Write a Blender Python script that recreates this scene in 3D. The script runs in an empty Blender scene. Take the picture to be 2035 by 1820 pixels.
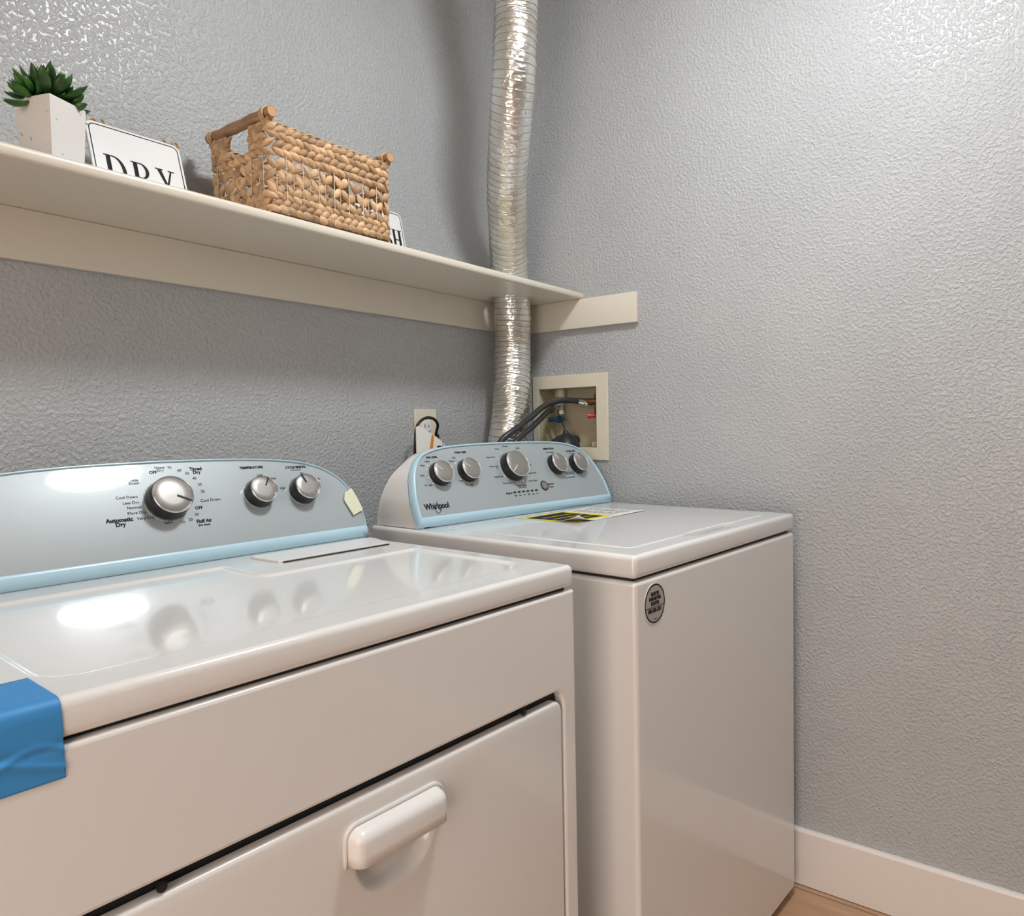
import bpy, bmesh, math, random
from mathutils import Vector, Matrix, noise
random.seed(7)
S = bpy.context.scene
COL = S.collection
PI = math.pi

# ------------------------------------------------------------------ camera, world, exposure
W_PX, H_PX, F_PX = 2035, 1820, 1447.75
cam_d = bpy.data.cameras.new('camera')
cam = bpy.data.objects.new('camera', cam_d)
COL.objects.link(cam)
yaw, pitch, roll = math.radians(36.9119), math.radians(-2.3433), math.radians(-1.0984)
fwd = Vector((math.cos(yaw)*math.cos(pitch), math.sin(yaw)*math.cos(pitch), math.sin(pitch)))
rt = Vector((math.sin(yaw), -math.cos(yaw), 0))
up = rt.cross(fwd)
R2 = math.cos(roll)*rt + math.sin(roll)*up
U2 = -math.sin(roll)*rt + math.cos(roll)*up
m = Matrix((R2, U2, -fwd)).transposed().to_4x4()
m.translation = Vector((-1.8138, -1.3373, 1.1286))
cam.matrix_world = m
cam_d.sensor_fit = 'HORIZONTAL'
cam_d.sensor_width = 36
cam_d.lens = 36*F_PX/W_PX
cam_d.clip_start = 0.02
S.camera = cam

world = bpy.data.worlds.new('world')
S.world = world
world.use_nodes = True
world.node_tree.nodes['Background'].inputs[0].default_value = (1.0, 0.83, 0.72, 1)
world.node_tree.nodes['Background'].inputs[1].default_value = 2.6  # warm fill that enters through the added doorway
S.view_settings.view_transform = 'Standard'
S.view_settings.look = 'None'
S.view_settings.gamma = 1
S.view_settings.use_curve_mapping = False
S.view_settings.exposure = 0.95
LIGHT_A = 50.0     # dome lamp over the appliances
FILL_B = 4.0     # added dome lamp, unseen behind the camera, for warm fill

# ------------------------------------------------------------------ materials
def mat(name, col, rough=0.5, metal=0.0, coat=0.0, spec=0.5, emit=None, es=1.0):
    M = bpy.data.materials.new(name)
    M.use_nodes = True
    b = M.node_tree.nodes['Principled BSDF']
    b.inputs['Base Color'].default_value = (*col, 1)
    b.inputs['Roughness'].default_value = rough
    b.inputs['Metallic'].default_value = metal
    b.inputs['Coat Weight'].default_value = coat
    b.inputs['Coat Roughness'].default_value = 0.04
    b.inputs['Specular IOR Level'].default_value = spec
    if emit:
        b.inputs['Emission Color'].default_value = (*emit, 1)
        b.inputs['Emission Strength'].default_value = es
    return M

def nodes(M):
    return M.node_tree.nodes, M.node_tree.links, M.node_tree.nodes['Principled BSDF']

def add_bump(M, scale, dist, detail=3, strength=1.0, kind='noise', stretch=None, ramp=None, rough=0.5):
    n, l, b = nodes(M)
    tc = n.new('ShaderNodeTexCoord')
    src = tc.outputs['Object']
    if stretch:
        mp = n.new('ShaderNodeMapping'); mp.inputs['Scale'].default_value = stretch
        l.new(src, mp.inputs[0]); src = mp.outputs[0]
    if kind == 'noise':
        t = n.new('ShaderNodeTexNoise'); t.inputs['Detail'].default_value = detail
        t.inputs['Roughness'].default_value = rough
        out = t.outputs[0]
    else:
        t = n.new('ShaderNodeTexVoronoi'); out = t.outputs[0]
    t.inputs['Scale'].default_value = scale
    l.new(src, t.inputs['Vector'])
    if ramp:
        r = n.new('ShaderNodeValToRGB')
        r.color_ramp.elements[0].position = ramp[0]; r.color_ramp.elements[1].position = ramp[1]
        l.new(out, r.inputs[0]); out = r.outputs[0]
    bp = n.new('ShaderNodeBump'); bp.inputs['Distance'].default_value = dist
    bp.inputs['Strength'].default_value = strength
    l.new(out, bp.inputs['Height'])
    prev = b.inputs['Normal'].links[0].from_socket if b.inputs['Normal'].links else None
    if prev: l.new(prev, bp.inputs['Normal'])
    l.new(bp.outputs[0], b.inputs['Normal'])
    return M

def add_mottle(M, c1, c2, scale, detail=4, lo=0.35, hi=0.65, stretch=None):
    n, l, b = nodes(M)
    tc = n.new('ShaderNodeTexCoord'); mp = n.new('ShaderNodeMapping')
    mp.inputs['Scale'].default_value = stretch or (1, 1, 1)
    t = n.new('ShaderNodeTexNoise'); t.inputs['Scale'].default_value = scale; t.inputs['Detail'].default_value = detail
    r = n.new('ShaderNodeValToRGB')
    r.color_ramp.elements[0].position = lo; r.color_ramp.elements[1].position = hi
    r.color_ramp.elements[0].color = (*c1, 1); r.color_ramp.elements[1].color = (*c2, 1)
    l.new(tc.outputs['Object'], mp.inputs[0]); l.new(mp.outputs[0], t.inputs['Vector'])
    l.new(t.outputs[0], r.inputs[0]); l.new(r.outputs[0], b.inputs['Base Color'])
    return M

WALL = mat('wall_paint', (0.42, 0.435, 0.45), 0.30, spec=0.5)
add_mottle(WALL, (0.42, 0.438, 0.448), (0.45, 0.466, 0.473), 3.0)
add_bump(WALL, 140, 0.0019, 3, 0.75, ramp=(0.42, 0.68))
add_bump(WALL, 320, 0.0005, 2, 0.5)
CEIL = mat('ceiling_paint', (0.75, 0.75, 0.74), 0.8)
CREAM = mat('cream_enamel', (0.70, 0.655, 0.56), 0.35)
add_bump(CREAM, 60, 0.0006, 3, 0.5, stretch=(0.3, 1, 1))
TRIM = mat('white_trim_paint', (0.78, 0.74, 0.70), 0.35)
APPL = mat('white_enamel', (0.78, 0.775, 0.76), 0.16, coat=0.6)
PLASTIC = mat('white_plastic', (0.78, 0.775, 0.76), 0.25)
DARK = mat('gap_shade', (0.015, 0.015, 0.016), 0.7)  # near-black, stands in for the shade inside gaps and slots
BLUEFILM = mat('light_blue_film', (0.46, 0.68, 0.80), 0.28)
PANEL = mat('grey_panel', (0.38, 0.43, 0.45), 0.42, metal=0.15, coat=1.0)
add_bump(PANEL, 300, 0.00001, 2, 0.35)
BLACK = mat('black_plastic', (0.012, 0.012, 0.013), 0.3)
INK = mat('black_ink', (0.012, 0.012, 0.015), 0.6, spec=0.2)
WHITEINK = mat('white_ink', (0.85, 0.88, 0.9), 0.5)
KNOBFACE = mat('brushed_nickel', (0.36, 0.345, 0.325), 0.42, metal=0.7)
CHROME = mat('chrome', (0.75, 0.75, 0.75), 0.12, metal=1.0)
RINGW = mat('bright_ring', (0.80, 0.80, 0.79), 0.2, metal=0.5)
FOIL = mat('aluminium_foil', (0.78, 0.77, 0.72), 0.30, metal=0.92)
add_mottle(FOIL, (0.66, 0.62, 0.53), (0.84, 0.84, 0.82), 9, 3, 0.3, 0.6)
add_bump(FOIL, 90, 0.003, 2, 0.6, stretch=(1, 1, 1.4), rough=0.4)
WIREDK = mat('spiral_wire_foil', (0.33, 0.29, 0.22), 0.45, metal=0.6)
IVORY = mat('ivory_plastic', (0.70, 0.65, 0.52), 0.4)
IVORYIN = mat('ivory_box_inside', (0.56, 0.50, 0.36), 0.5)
RUBBER = mat('black_rubber', (0.03, 0.032, 0.035), 0.35)
BRASS = mat('old_brass', (0.30, 0.15, 0.06), 0.35, metal=0.8)
RED = mat('red_plastic', (0.55, 0.012, 0.01), 0.3)
BLUE = mat('blue_plastic', (0.01, 0.10, 0.22), 0.3)
TAPEB = mat('blue_masking_tape', (0.045, 0.27, 0.62), 0.5)
add_bump(TAPEB, 900, 0.0001, 2, 0.3)
TAPEY = mat('cream_masking_tape', (0.72, 0.73, 0.55), 0.55)
PAPER = mat('white_paper', (0.82, 0.81, 0.78), 0.5)
YELLOW = mat('yellow_ink', (0.85, 0.72, 0.03), 0.45)
GREYINK = mat('grey_ink', (0.3, 0.3, 0.3), 0.5)
ORANGE = mat('orange_ink', (0.70, 0.25, 0.02), 0.5)
STICKER = mat('grey_sticker', (0.42, 0.39, 0.36), 0.35)
ENAMEL = mat('sign_enamel', (0.80, 0.80, 0.79), 0.3)
TWINE = mat('jute_twine', (0.42, 0.25, 0.10), 0.8)
POT = mat('white_cement', (0.74, 0.72, 0.70), 0.55)
add_mottle(POT, (0.08, 0.07, 0.06), (0.74, 0.72, 0.70), 70, 3, 0.27, 0.33)
SOIL = mat('potting_soil', (0.05, 0.035, 0.02), 0.9)
LEAF = mat('succulent_green', (0.035, 0.15, 0.015), 0.35)
add_mottle(LEAF, (0.008, 0.045, 0.006), (0.04, 0.15, 0.015), 38, 2, 0.35, 0.7)
WEAVE = mat('water_hyacinth', (0.55, 0.32, 0.14), 0.55)
add_mottle(WEAVE, (0.44, 0.26, 0.13), (0.70, 0.47, 0.27), 60, 3, 0.3, 0.7)
add_bump(WEAVE, 260, 0.0016, 3, 0.8)
def island_tint(M, amount):
    n, l, b = nodes(M)
    src = b.inputs['Base Color'].links[0].from_socket
    g = n.new('ShaderNodeNewGeometry'); mr = n.new('ShaderNodeMapRange')
    mr.inputs['To Min'].default_value = 1-amount; mr.inputs['To Max'].default_value = 1+amount*.5
    mx = n.new('ShaderNodeMixRGB'); mx.blend_type = 'MULTIPLY'; mx.inputs[0].default_value = 1
    l.new(g.outputs['Random Per Island'], mr.inputs['Value']); l.new(src, mx.inputs[1]); l.new(mr.outputs[0], mx.inputs[2]); l.new(mx.outputs[0], b.inputs['Base Color'])
island_tint(WEAVE, .38)
ROD = mat('bamboo_rod', (0.40, 0.22, 0.10), 0.5)
add_mottle(ROD, (0.20, 0.11, 0.055), (0.42, 0.25, 0.13), 30, 3, 0.3, 0.7, stretch=(6, 1, 6))
RODEND = mat('bamboo_cut_end', (0.55, 0.30, 0.13), 0.6)
WIRE = mat('pale_wire', (0.75, 0.66, 0.52), 0.5)
GLASSLAMP = mat('lamp_glass', (0.9, 0.9, 0.9), 0.4, emit=(0.95, 0.985, 1.0), es=LIGHT_A)
FILLGLASS = mat('fill_lamp_glass', (0.9, 0.9, 0.9), 0.4, emit=(1.0, 0.90, 0.80), es=FILL_B)

def wood_floor():
    M = mat('oak_planks', (0.5, 0.3, 0.17), 0.35)
    n, l, b = nodes(M)
    tc = n.new('ShaderNodeTexCoord')
    br = n.new('ShaderNodeTexBrick')
    br.inputs['Scale'].default_value = 1.0
    br.inputs['Brick Width'].default_value = 1.2; br.inputs['Row Height'].default_value = 0.15
    br.inputs['Mortar Size'].default_value = 0.0015
    br.inputs['Color1'].default_value = (0.60, 0.37, 0.22, 1); br.inputs['Color2'].default_value = (0.68, 0.44, 0.28, 1)
    br.inputs['Mortar'].default_value = (0.16, 0.08, 0.04, 1)
    mp = n.new('ShaderNodeMapping'); mp.inputs['Rotation'].default_value = (0, 0, PI/2)
    mp.inputs['Location'].default_value = (0.09, 0.03, 0)
    nz = n.new('ShaderNodeTexNoise'); nz.inputs['Scale'].default_value = 6; nz.inputs['Detail'].default_value = 6
    mp2 = n.new('ShaderNodeMapping'); mp2.inputs['Scale'].default_value = (9, 1, 1)
    mx = n.new('ShaderNodeMixRGB'); mx.blend_type = 'MULTIPLY'; mx.inputs[0].default_value = 0.45
    l.new(tc.outputs['Object'], mp.inputs[0]); l.new(mp.outputs[0], br.inputs[0])
    l.new(tc.outputs['Object'], mp2.inputs[0]); l.new(mp2.outputs[0], nz.inputs['Vector'])
    l.new(br.outputs[0], mx.inputs[1]); l.new(nz.outputs[0], mx.inputs[2]); l.new(mx.outputs[0], b.inputs['Base Color'])
    return M
FLOOR = wood_floor()

# ------------------------------------------------------------------ helpers
def link_mesh(name, me, material, parent=None, smooth=None, weighted=False):
    me.name = name
    me.materials.clear()
    me.materials.append(material)
    for p in me.polygons: p.material_index = 0
    if smooth is not None:
        for p in me.polygons: p.use_smooth = True
        me.set_sharp_from_angle(angle=math.radians(smooth))
    o = bpy.data.objects.new(name, me)
    COL.objects.link(o)
    if parent: o.parent = parent
    if weighted:
        w = o.modifiers.new('weighted_normal', 'WEIGHTED_NORMAL'); w.keep_sharp = True
    return o

class MB:
    """collects shapes into one mesh"""
    def __init__(s): s.bm = bmesh.new()
    def add(s, verts, faces):
        vs = [s.bm.verts.new(v) for v in verts]
        for f in faces:
            try: s.bm.faces.new([vs[i] for i in f])
            except ValueError: pass
        return vs
    def mesh(s, me, M=None):
        t = bmesh.new(); t.from_mesh(me)
        if M: t.transform(M)
        tmp = bpy.data.meshes.new('tmp'); t.to_mesh(tmp); t.free()
        s.bm.from_mesh(tmp); bpy.data.meshes.remove(tmp)
    def box(s, a, b, bev=0.0, seg=3):
        t = bmesh.new()
        bmesh.ops.create_cube(t, size=1)
        for v in t.verts:
            v.co = Vector((a[i] + (b[i]-a[i])*(v.co[i]+0.5) for i in range(3)))
        if bev: bmesh.ops.bevel(t, geom=t.edges[:], offset=bev, segments=seg, profile=0.5, affect='EDGES')
        tmp = bpy.data.meshes.new('tmp'); t.to_mesh(tmp); t.free()
        s.bm.from_mesh(tmp); bpy.data.meshes.remove(tmp)
    def tube(s, pts, r, seg=12, cap=True, rfun=None):
        pts = [Vector(p) for p in pts]
        n = len(pts); rings = []
        T = [(pts[min(i+1, n-1)]-pts[max(i-1, 0)]).normalized() for i in range(n)]
        a = Vector((0, 0, 1)) if abs(T[0].z) < .9 else Vector((1, 0, 0))
        N = (a - T[0]*a.dot(T[0])).normalized()
        for i in range(n):
            N = (N - T[i]*N.dot(T[i])).normalized(); B = T[i].cross(N)
            ring = []
            for k in range(seg):
                an = 2*PI*k/seg
                rr = rfun(i, an) if rfun else (r[i] if isinstance(r, (list, tuple)) else r)
                ring.append(s.bm.verts.new(pts[i] + (N*math.cos(an)+B*math.sin(an))*rr))
            rings.append(ring)
        for i in range(n-1):
            for k in range(seg):
                s.bm.faces.new((rings[i][k], rings[i][(k+1) % seg], rings[i+1][(k+1) % seg], rings[i+1][k]))
        if cap:
            s.bm.faces.new(rings[0][::-1]); s.bm.faces.new(rings[-1])
    def lathe(s, prof, M=None, seg=40, close_ends=True):
        M = M or Matrix()
        rings = []
        for r, z in prof:
            rings.append([s.bm.verts.new(M @ Vector((r*math.cos(2*PI*k/seg), r*math.sin(2*PI*k/seg), z))) for k in range(seg)])
        for i in range(len(prof)-1):
            for k in range(seg):
                s.bm.faces.new((rings[i][k], rings[i][(k+1) % seg], rings[i+1][(k+1) % seg], rings[i+1][k]))
        if close_ends:
            s.bm.faces.new(rings[0][::-1]); s.bm.faces.new(rings[-1])
    def petal(s, c, d, nrm, L, Wd, T, seg=8, rings=7, bend=0.0, pw=0.65):
        c = Vector(c); d = Vector(d).normalized(); nrm = Vector(nrm).normalized()
        sd = d.cross(nrm).normalized(); nrm = sd.cross(d).normalized()
        R = []
        for i in range(rings):
            t = i/(rings-1); w = max(math.sin(PI*(0.03+0.94*t)), 0)**pw
            o = c + d*(t-0.5)*L + nrm*(bend*(1-(2*t-1)**2))
            R.append([s.bm.verts.new(o + sd*math.cos(2*PI*k/seg)*Wd*0.5*w + nrm*math.sin(2*PI*k/seg)*T*0.5*w) for k in range(seg)])
        for i in range(rings-1):
            for k in range(seg):
                s.bm.faces.new((R[i][k], R[i][(k+1) % seg], R[i+1][(k+1) % seg], R[i+1][k]))
        s.bm.faces.new(R[0][::-1]); s.bm.faces.new(R[-1])
    def build(s, name, material, parent=None, smooth=35, weighted=False, M=None, fixn=True):
        if M: s.bm.transform(M)
        if fixn: bmesh.ops.recalc_face_normals(s.bm, faces=s.bm.faces[:])
        me = bpy.data.meshes.new(name); s.bm.to_mesh(me); s.bm.free()
        return link_mesh(name, me, material, parent, smooth, weighted)

def curve_mesh(cu):
    ob = bpy.data.objects.new('tmp', cu); COL.objects.link(ob)
    dg = bpy.context.evaluated_depsgraph_get(); dg.update()
    me = bpy.data.meshes.new_from_object(ob.evaluated_get(dg))
    bpy.data.objects.remove(ob); bpy.data.curves.remove(cu)
    return me

def plate_mesh(outlines, z0, z1, bev=0.0, M=None, seg=2):
    """flat plate (outline + holes in XY) between z0 and z1, optionally transformed"""
    cu = bpy.data.curves.new('tmp', 'CURVE'); cu.dimensions = '2D'; cu.fill_mode = 'BOTH'
    for o in outlines:
        sp = cu.splines.new('POLY'); sp.points.add(len(o)-1)
        for i, (x, y) in enumerate(o): sp.points[i].co = (x, y, 0, 1)
        sp.use_cyclic_u = True
    th = (z1-z0)/2
    cu.extrude = max(th-bev, 0)
    if bev: cu.bevel_depth = bev; cu.bevel_resolution = seg; cu.offset = -bev
    me = curve_mesh(cu)
    T = Matrix.Translation((0, 0, (z0+z1)/2))
    me.transform((M @ T) if M else T)
    return me

def text_mesh(body, x, y, size, z=0.0, align='CENTER', bold=0.0, sx=1.0, M=None, th=0.00012):
    cu = bpy.data.curves.new('tmp', 'FONT'); cu.body = body; cu.size = size
    cu.align_x = align; cu.align_y = 'CENTER'; cu.resolution_u = 3; cu.offset = bold; cu.extrude = th
    cu.space_line = 0.8
    me = curve_mesh(cu)
    T = Matrix.Translation((x, y, z)) @ Matrix.Diagonal((sx, 1, 1, 1))
    me.transform((M @ T) if M else T)
    return me

def rrect(x0, y0, x1, y1, r, n=6):
    rs = r if isinstance(r, (list, tuple)) else [r]*4     # order: x0y0, x1y0, x1y1, x0y1
    P = []
    for (cx, cy, a0, rr) in ((x0+rs[0], y0+rs[0], PI, rs[0]), (x1-rs[1], y0+rs[1], 1.5*PI, rs[1]), (x1-rs[2], y1-rs[2], 0, rs[2]), (x0+rs[3], y1-rs[3], .5*PI, rs[3])):
        if rr <= 1e-6: P.append((cx, cy)); continue
        for i in range(n+1):
            a = a0 + .5*PI*i/n; P.append((cx+rr*math.cos(a), cy+rr*math.sin(a)))
    return P

def ellipse(cx, cy, rx, ry, n=48):
    return [(cx+rx*math.cos(2*PI*i/n), cy+ry*math.sin(2*PI*i/n)) for i in range(n)]

def catmull(P, n=8):
    P = [Vector(p) for p in P]; out = []
    Q = [P[0]*2-P[1]] + P + [P[-1]*2-P[-2]]
    for i in range(1, len(Q)-2):
        p0, p1, p2, p3 = Q[i-1:i+3]
        for k in range(n):
            t = k/n
            out.append(0.5*((2*p1)+(p2-p0)*t+(2*p0-5*p1+4*p2-p3)*t*t+(3*p1-p0-3*p2+p3)*t**3))
    out.append(P[-1])
    return out

def tag(o, label=None, cat=None, group=None, kind=None):
    if label: o['label'] = label
    if cat: o['category'] = cat
    if group: o['group'] = group
    if kind: o['kind'] = kind
    return o

def thing(name, label, cat, loc=(0, 0, 0), rz=0.0, group=None):
    o = bpy.data.objects.new(name, None); COL.objects.link(o)
    o.empty_display_size = 0.05
    o.location = loc; o.rotation_euler = (0, 0, rz)
    return tag(o, label, cat, group)

XZ = lambda y: Matrix(((1, 0, 0, 0), (0, 0, -1, y), (0, 1, 0, 0), (0, 0, 0, 1)))      # plate XY -> world XZ, plate +Z -> -Y (towards viewer)
YZ = lambda x: Matrix(((0, 0, -1, x), (-1, 0, 0, 0), (0, 1, 0, 0), (0, 0, 0, 1)))     # plate X -> -Y, Y -> Z, plate +Z -> -X

# ------------------------------------------------------------------ room
RX0, RY0, RH = -2.9, -3.7, 2.44
def struct(name, mb, material, smooth=None):
    o = mb.build(name, material, None, smooth); o['kind'] = 'structure'; return o

b = MB(); b.box((RX0-1.2, RY0, -0.05), (0, 0, 0)); struct('floor', b, FLOOR)
b = MB(); b.box((RX0, RY0, RH), (0, 0, RH+.05)); struct('ceiling', b, CEIL)
b = MB(); b.box((RX0-.1, 0, -.05), (0.1, 0.1, RH+.05)); struct('wall_back', b, WALL)
# left wall with a doorway added out of view to let in warm fill
OY0, OY1, OZ = -1.75, -0.82, 2.1
b = MB(); b.box((RX0-.1, RY0, -.05), (RX0, OY0, RH+.05)); b.box((RX0-.1, OY1, -.05), (RX0, 0, RH+.05)); b.box((RX0-.1, OY0, OZ), (RX0, OY1, RH+.05)); struct('wall_left', b, WALL)
b = MB(); b.box((RX0-.11, OY0-.07, 0), (RX0+.012, OY0, OZ+.07)); b.box((RX0-.11, OY1, 0), (RX0+.012, OY1+.07, OZ+.07)); b.box((RX0-.11, OY0, OZ), (RX0+.012, OY1, OZ+.07)); struct('trim_1', b, TRIM)  # casing of the added doorway
b = MB(); b.box((RX0-.1, RY0-.1, -.05), (0.1, RY0, RH+.05)); struct('wall_front', b, WALL)
LBY0, LBY1, LBZ0, LBZ1 = 0.083, 0.282, 1.069, 1.243       # opening of the water supply box (distance from corner)
me = plate_mesh([[(0, -.05), (-RY0, -.05), (-RY0, RH+.05), (0, RH+.05)],
                 [(LBY0-.004, LBZ0-.004), (LBY1+.004, LBZ0-.004), (LBY1+.004, LBZ1+.004), (LBY0-.004, LBZ1+.004)]], -0.1, 0, M=YZ(0))
wr = link_mesh('wall_right', me, WALL); wr['kind'] = 'structure'
# baseboards with eased top edge
def baseboard(name, a, b_, h=0.1388, t=0.0145):
    A = Vector((*a, 0)); B = Vector((*b_, 0)); d = (B-A).normalized(); n = Vector((-d.y, d.x, 0))
    prof = [(0.0008, 0.002), (t, 0.002), (t, h-.006), (t-.002, h-.002), (t-.006, h), (0.0008, h)]
    q = MB(); V = []
    for P in (A, B):
        for (o, z) in prof: V.append(P + n*o + Vector((0, 0, z)))
    k = len(prof)
    F = [(i, (i+1) % k, k+(i+1) % k, k+i) for i in range(k)] + [tuple(range(k)), tuple(range(k, 2*k))]
    q.add(V, F)
    return struct(name, q, TRIM)
baseboard('baseboard_right', (0, RY0+.001), (0, -0.35))
baseboard('baseboard_back', (-0.016, 0), (RX0+.02, 0))

# ------------------------------------------------------------------ lamps
def dome_lamp(name, label, x, y, r, glass):
    t = thing(name, label, 'ceiling light', (x, y, RH))
    q = MB(); q.lathe([(r+.012, -0.0005), (r+.014, -.012), (r+.004, -.02), (r-.01, -.021)], seg=48); q.build('lamp_base', PLASTIC, t)
    q = MB(); q.lathe([(r*math.cos(a), -.02-.05*math.sin(a)) for a in [i*PI/2/10 for i in range(10)]]+[(0.004, -.070)], seg=48); q.build('lamp_glass', glass, t, 60)
    return t
dome_lamp('ceiling_light', 'round white dome ceiling light above the washer and dryer', -0.795, -1.065, 0.145, GLASSLAMP)
dome_lamp('ceiling_light', 'added round warm dome fill lamp on the ceiling behind the viewer', -1.9, -2.7, 0.17, FILLGLASS)  # unseen lamp put in to warm the room light

# ------------------------------------------------------------------ shelf with its support boards
SZ = 1.5125; ST = 0.0188; SD = 0.244
shelf = thing('wall_shelf', 'long cream painted wooden shelf along the back wall above the machines', 'shelf', (0, 0, 0))
hole = ellipse(-0.143, -0.091, 0.065, 0.062, 40)
hole = [(-x, -y) for x, y in hole]
me = plate_mesh([[(0.0015, 0.0015), (-RX0-.002, 0.0015), (-RX0-.002, SD), (0.0015, SD)], hole], SZ-ST, SZ, 0.007, M=Matrix.Diagonal((-1, -1, 1, 1)))
me.flip_normals()
link_mesh('shelf_board', me, CREAM, shelf, 40)
q = MB()
for (a, c) in (((RX0+.002, -.0145), (-.016, -.001)), ):
    q.box((a[0], a[1], SZ-ST-.0826), (c[0], c[1], SZ-ST-.0003), .0015)
tag(q.build('support_board', CREAM, shelf), 'long support board on the back wall')
q = MB(); q.box((-.0145, -.4175, SZ-ST-.0826), (-.001, -.001, SZ-ST-.0003), .0015)
tag(q.build('support_board', CREAM, shelf), 'short support board on the right wall')

# ------------------------------------------------------------------ foil duct
duct_pts = [(-0.52, -0.40, 2.43), (-0.435, -0.345, 2.25), (-0.395, -0.310, 2.12), (-0.395, -0.300, 1.975), (-0.355, -0.255, 1.86),
            (-0.285, -0.190, 1.755), (-0.218, -0.140, 1.655), (-0.160, -0.098, 1.572), (-0.136, -0.088, 1.47), (-0.130, -0.082, 1.35),
            (-0.158, -0.094, 1.20), (-0.186, -0.099, 1.10), (-0.195, -0.072, 0.98), (-0.20, -0.060, 0.80)]
cp = catmull(duct_pts, 60)
# resample by length
ds = 0.0014; path = [cp[0]]; acc = 0
for a, c in zip(cp, cp[1:]):
    seg = (c-a).length; t = 0
    while acc + seg - t >= ds:
        t += ds-acc; path.append(a + (c-a)*(t/seg)); acc = 0
    acc += seg-t
PITCH = 0.0165
def duct_r(i, an):
    s_ = i*ds
    ph = (s_/PITCH + an/(2*PI)) % 1.0
    rib = math.exp(-((min(ph, 1-ph))/0.07)**2)
    sag = math.sin(PI*ph)
    nz = noise.noise(Vector((math.cos(an)*2.6, math.sin(an)*2.6, s_*70)))
    n2 = noise.noise(Vector((math.cos(an)*7+9, math.sin(an)*7, s_*170)))
    return 0.0508 + 0.0012*rib + 0.0006*sag + 0.0018*nz*sag + 0.0013*n2*sag
duct = thing('foil_duct', 'crinkled silver foil vent duct rising through the shelf in the corner', 'vent duct', (0, 0, 0))
q = MB(); q.tube(path, 0, 90, True, duct_r); q.build('foil_sleeve', FOIL, duct, 50)
# the spiral wire under the foil, same frame as the sleeve
T_ = [(path[min(i+1, len(path)-1)]-path[max(i-1, 0)]).normalized() for i in range(len(path))]
N_ = (Vector((0, 0, 1)) if abs(T_[0].z) < .9 else Vector((1, 0, 0))); N_ = (N_-T_[0]*N_.dot(T_[0])).normalized()
hx = []; per = PITCH/ds; nxt = 0
frames = []
for i in range(len(path)):
    N_ = (N_-T_[i]*N_.dot(T_[i])).normalized(); frames.append((path[i], N_.copy(), T_[i].cross(N_)))
SEG = 40; i = per
while True:
    k = len(hx); f = per*1.0 + k*per/SEG        # angle decreases as we advance, keeping the phase on the ridge
    if f >= len(frames)-1: break
    an = -2*PI*f/per
    j = int(f); P, n1, b1 = frames[j]; P2 = frames[j+1][0]
    P = P.lerp(P2, f-j)
    hx.append(P + (n1*math.cos(an)+b1*math.sin(an))*0.0519)
q = MB(); q.tube(hx, .00075, 6); q.build('spiral_wire', WIREDK, duct, 60)

# ------------------------------------------------------------------ water supply box with valves
box = thing('laundry_valve_box', 'cream recessed plastic water supply box in the right wall', 'valve box', (0, 0, 0))
me = plate_mesh([[(0.062, 1.033), (0.320, 1.033), (0.320, 1.281), (0.062, 1.281)], [(LBY0, LBZ0), (LBY1, LBZ0), (LBY1, LBZ1), (LBY0, LBZ1)]], 0.0003, 0.0055, 0.0015, M=YZ(0))
link_mesh('cover_frame', me, IVORY, box, 40)
q = MB(); DD = 0.085; t_ = .003
q.box((0, -LBY1-.0035, LBZ0-.0035), (DD, -LBY1-.0005, LBZ1+.0035)); q.box((0, -LBY0+.0005, LBZ0-.0035), (DD, -LBY0+.0035, LBZ1+.0035))
q.box((0, -LBY1, LBZ0-.0035), (DD, -LBY0, LBZ0-.0005)); q.box((0, -LBY1, LBZ1+.0005), (DD, -LBY0, LBZ1+.0035))
q.box((DD, -LBY1-.0035, LBZ0-.0035), (DD+.003, -LBY0+.0035, LBZ1+.0035))
q.box((.02, -LBY1, LBZ0), (.05, -LBY1+.032, LBZ0+.016), .003)
q.build('recess', IVORYIN, box, 30)
# raised lettering plate mark on frame
q = MB(); q.box((-.0062, -.215, 1.258), (-.0054, -.165, 1.264)); q.build('embossed_mark', IVORY, box, None)
# hot valve at the right
v1 = MB()
v1.lathe([(.009, 0), (.012, .004), (.012, .016), (.008, .02), (.008, .04), (.012, .044), (.012, .056), (.007, .06), (.007, .072)], Matrix.Translation((.030, -.268, 1.166)), 20)
v1.tube([(.030, -.268, 1.201), (.029, -.2392, 1.201)], .0105, 16)
hot = v1.build('hot_valve', BRASS, box)
h = MB(); h.tube([(.022, -.280, 1.160), (.018, -.268, 1.160), (.012, -.258, 1.160), (.008, -.247, 1.160)], [.0075, .006, .0055, .008], 14); h.build('red_handle', RED, hot)
# cold valve towards the corner
v2 = MB()
v2.lathe([(.010, 0), (.010, .012), (.007, .014), (.007, .026), (.012, .028), (.012, .050), (.014, .052), (.014, .068), (.010, .075)], Matrix.Translation((.045, -.130, 1.168)), 20)
v2.tube([(.045, -.130, 1.203), (.020, -.132, 1.203)], .011, 16)
cold = v2.build('cold_valve', IVORY, box)
h = MB(); h.tube([(.026, -.102, 1.152), (.024, -.118, 1.152), (.020, -.130, 1.154)], [.008, .0065, .007], 14)
h.tube([(.028, -.140, 1.153), (.014, -.141, 1.153)], .0115, 16); h.tube([(.022, -.145, 1.153), (.020, -.158, 1.153)], [.010, .004], 14); h.build('blue_handle', BLUE, cold)
h = MB(); h.lathe([(.013, 0), (.0145, .002), (.0145, .012), (.011, .014)], Matrix.Translation((.037, -.132, 1.203)) @ Matrix.Rotation(-PI/2, 4, 'Y'), 20); h.build('chrome_collar', CHROME, cold)

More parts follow.
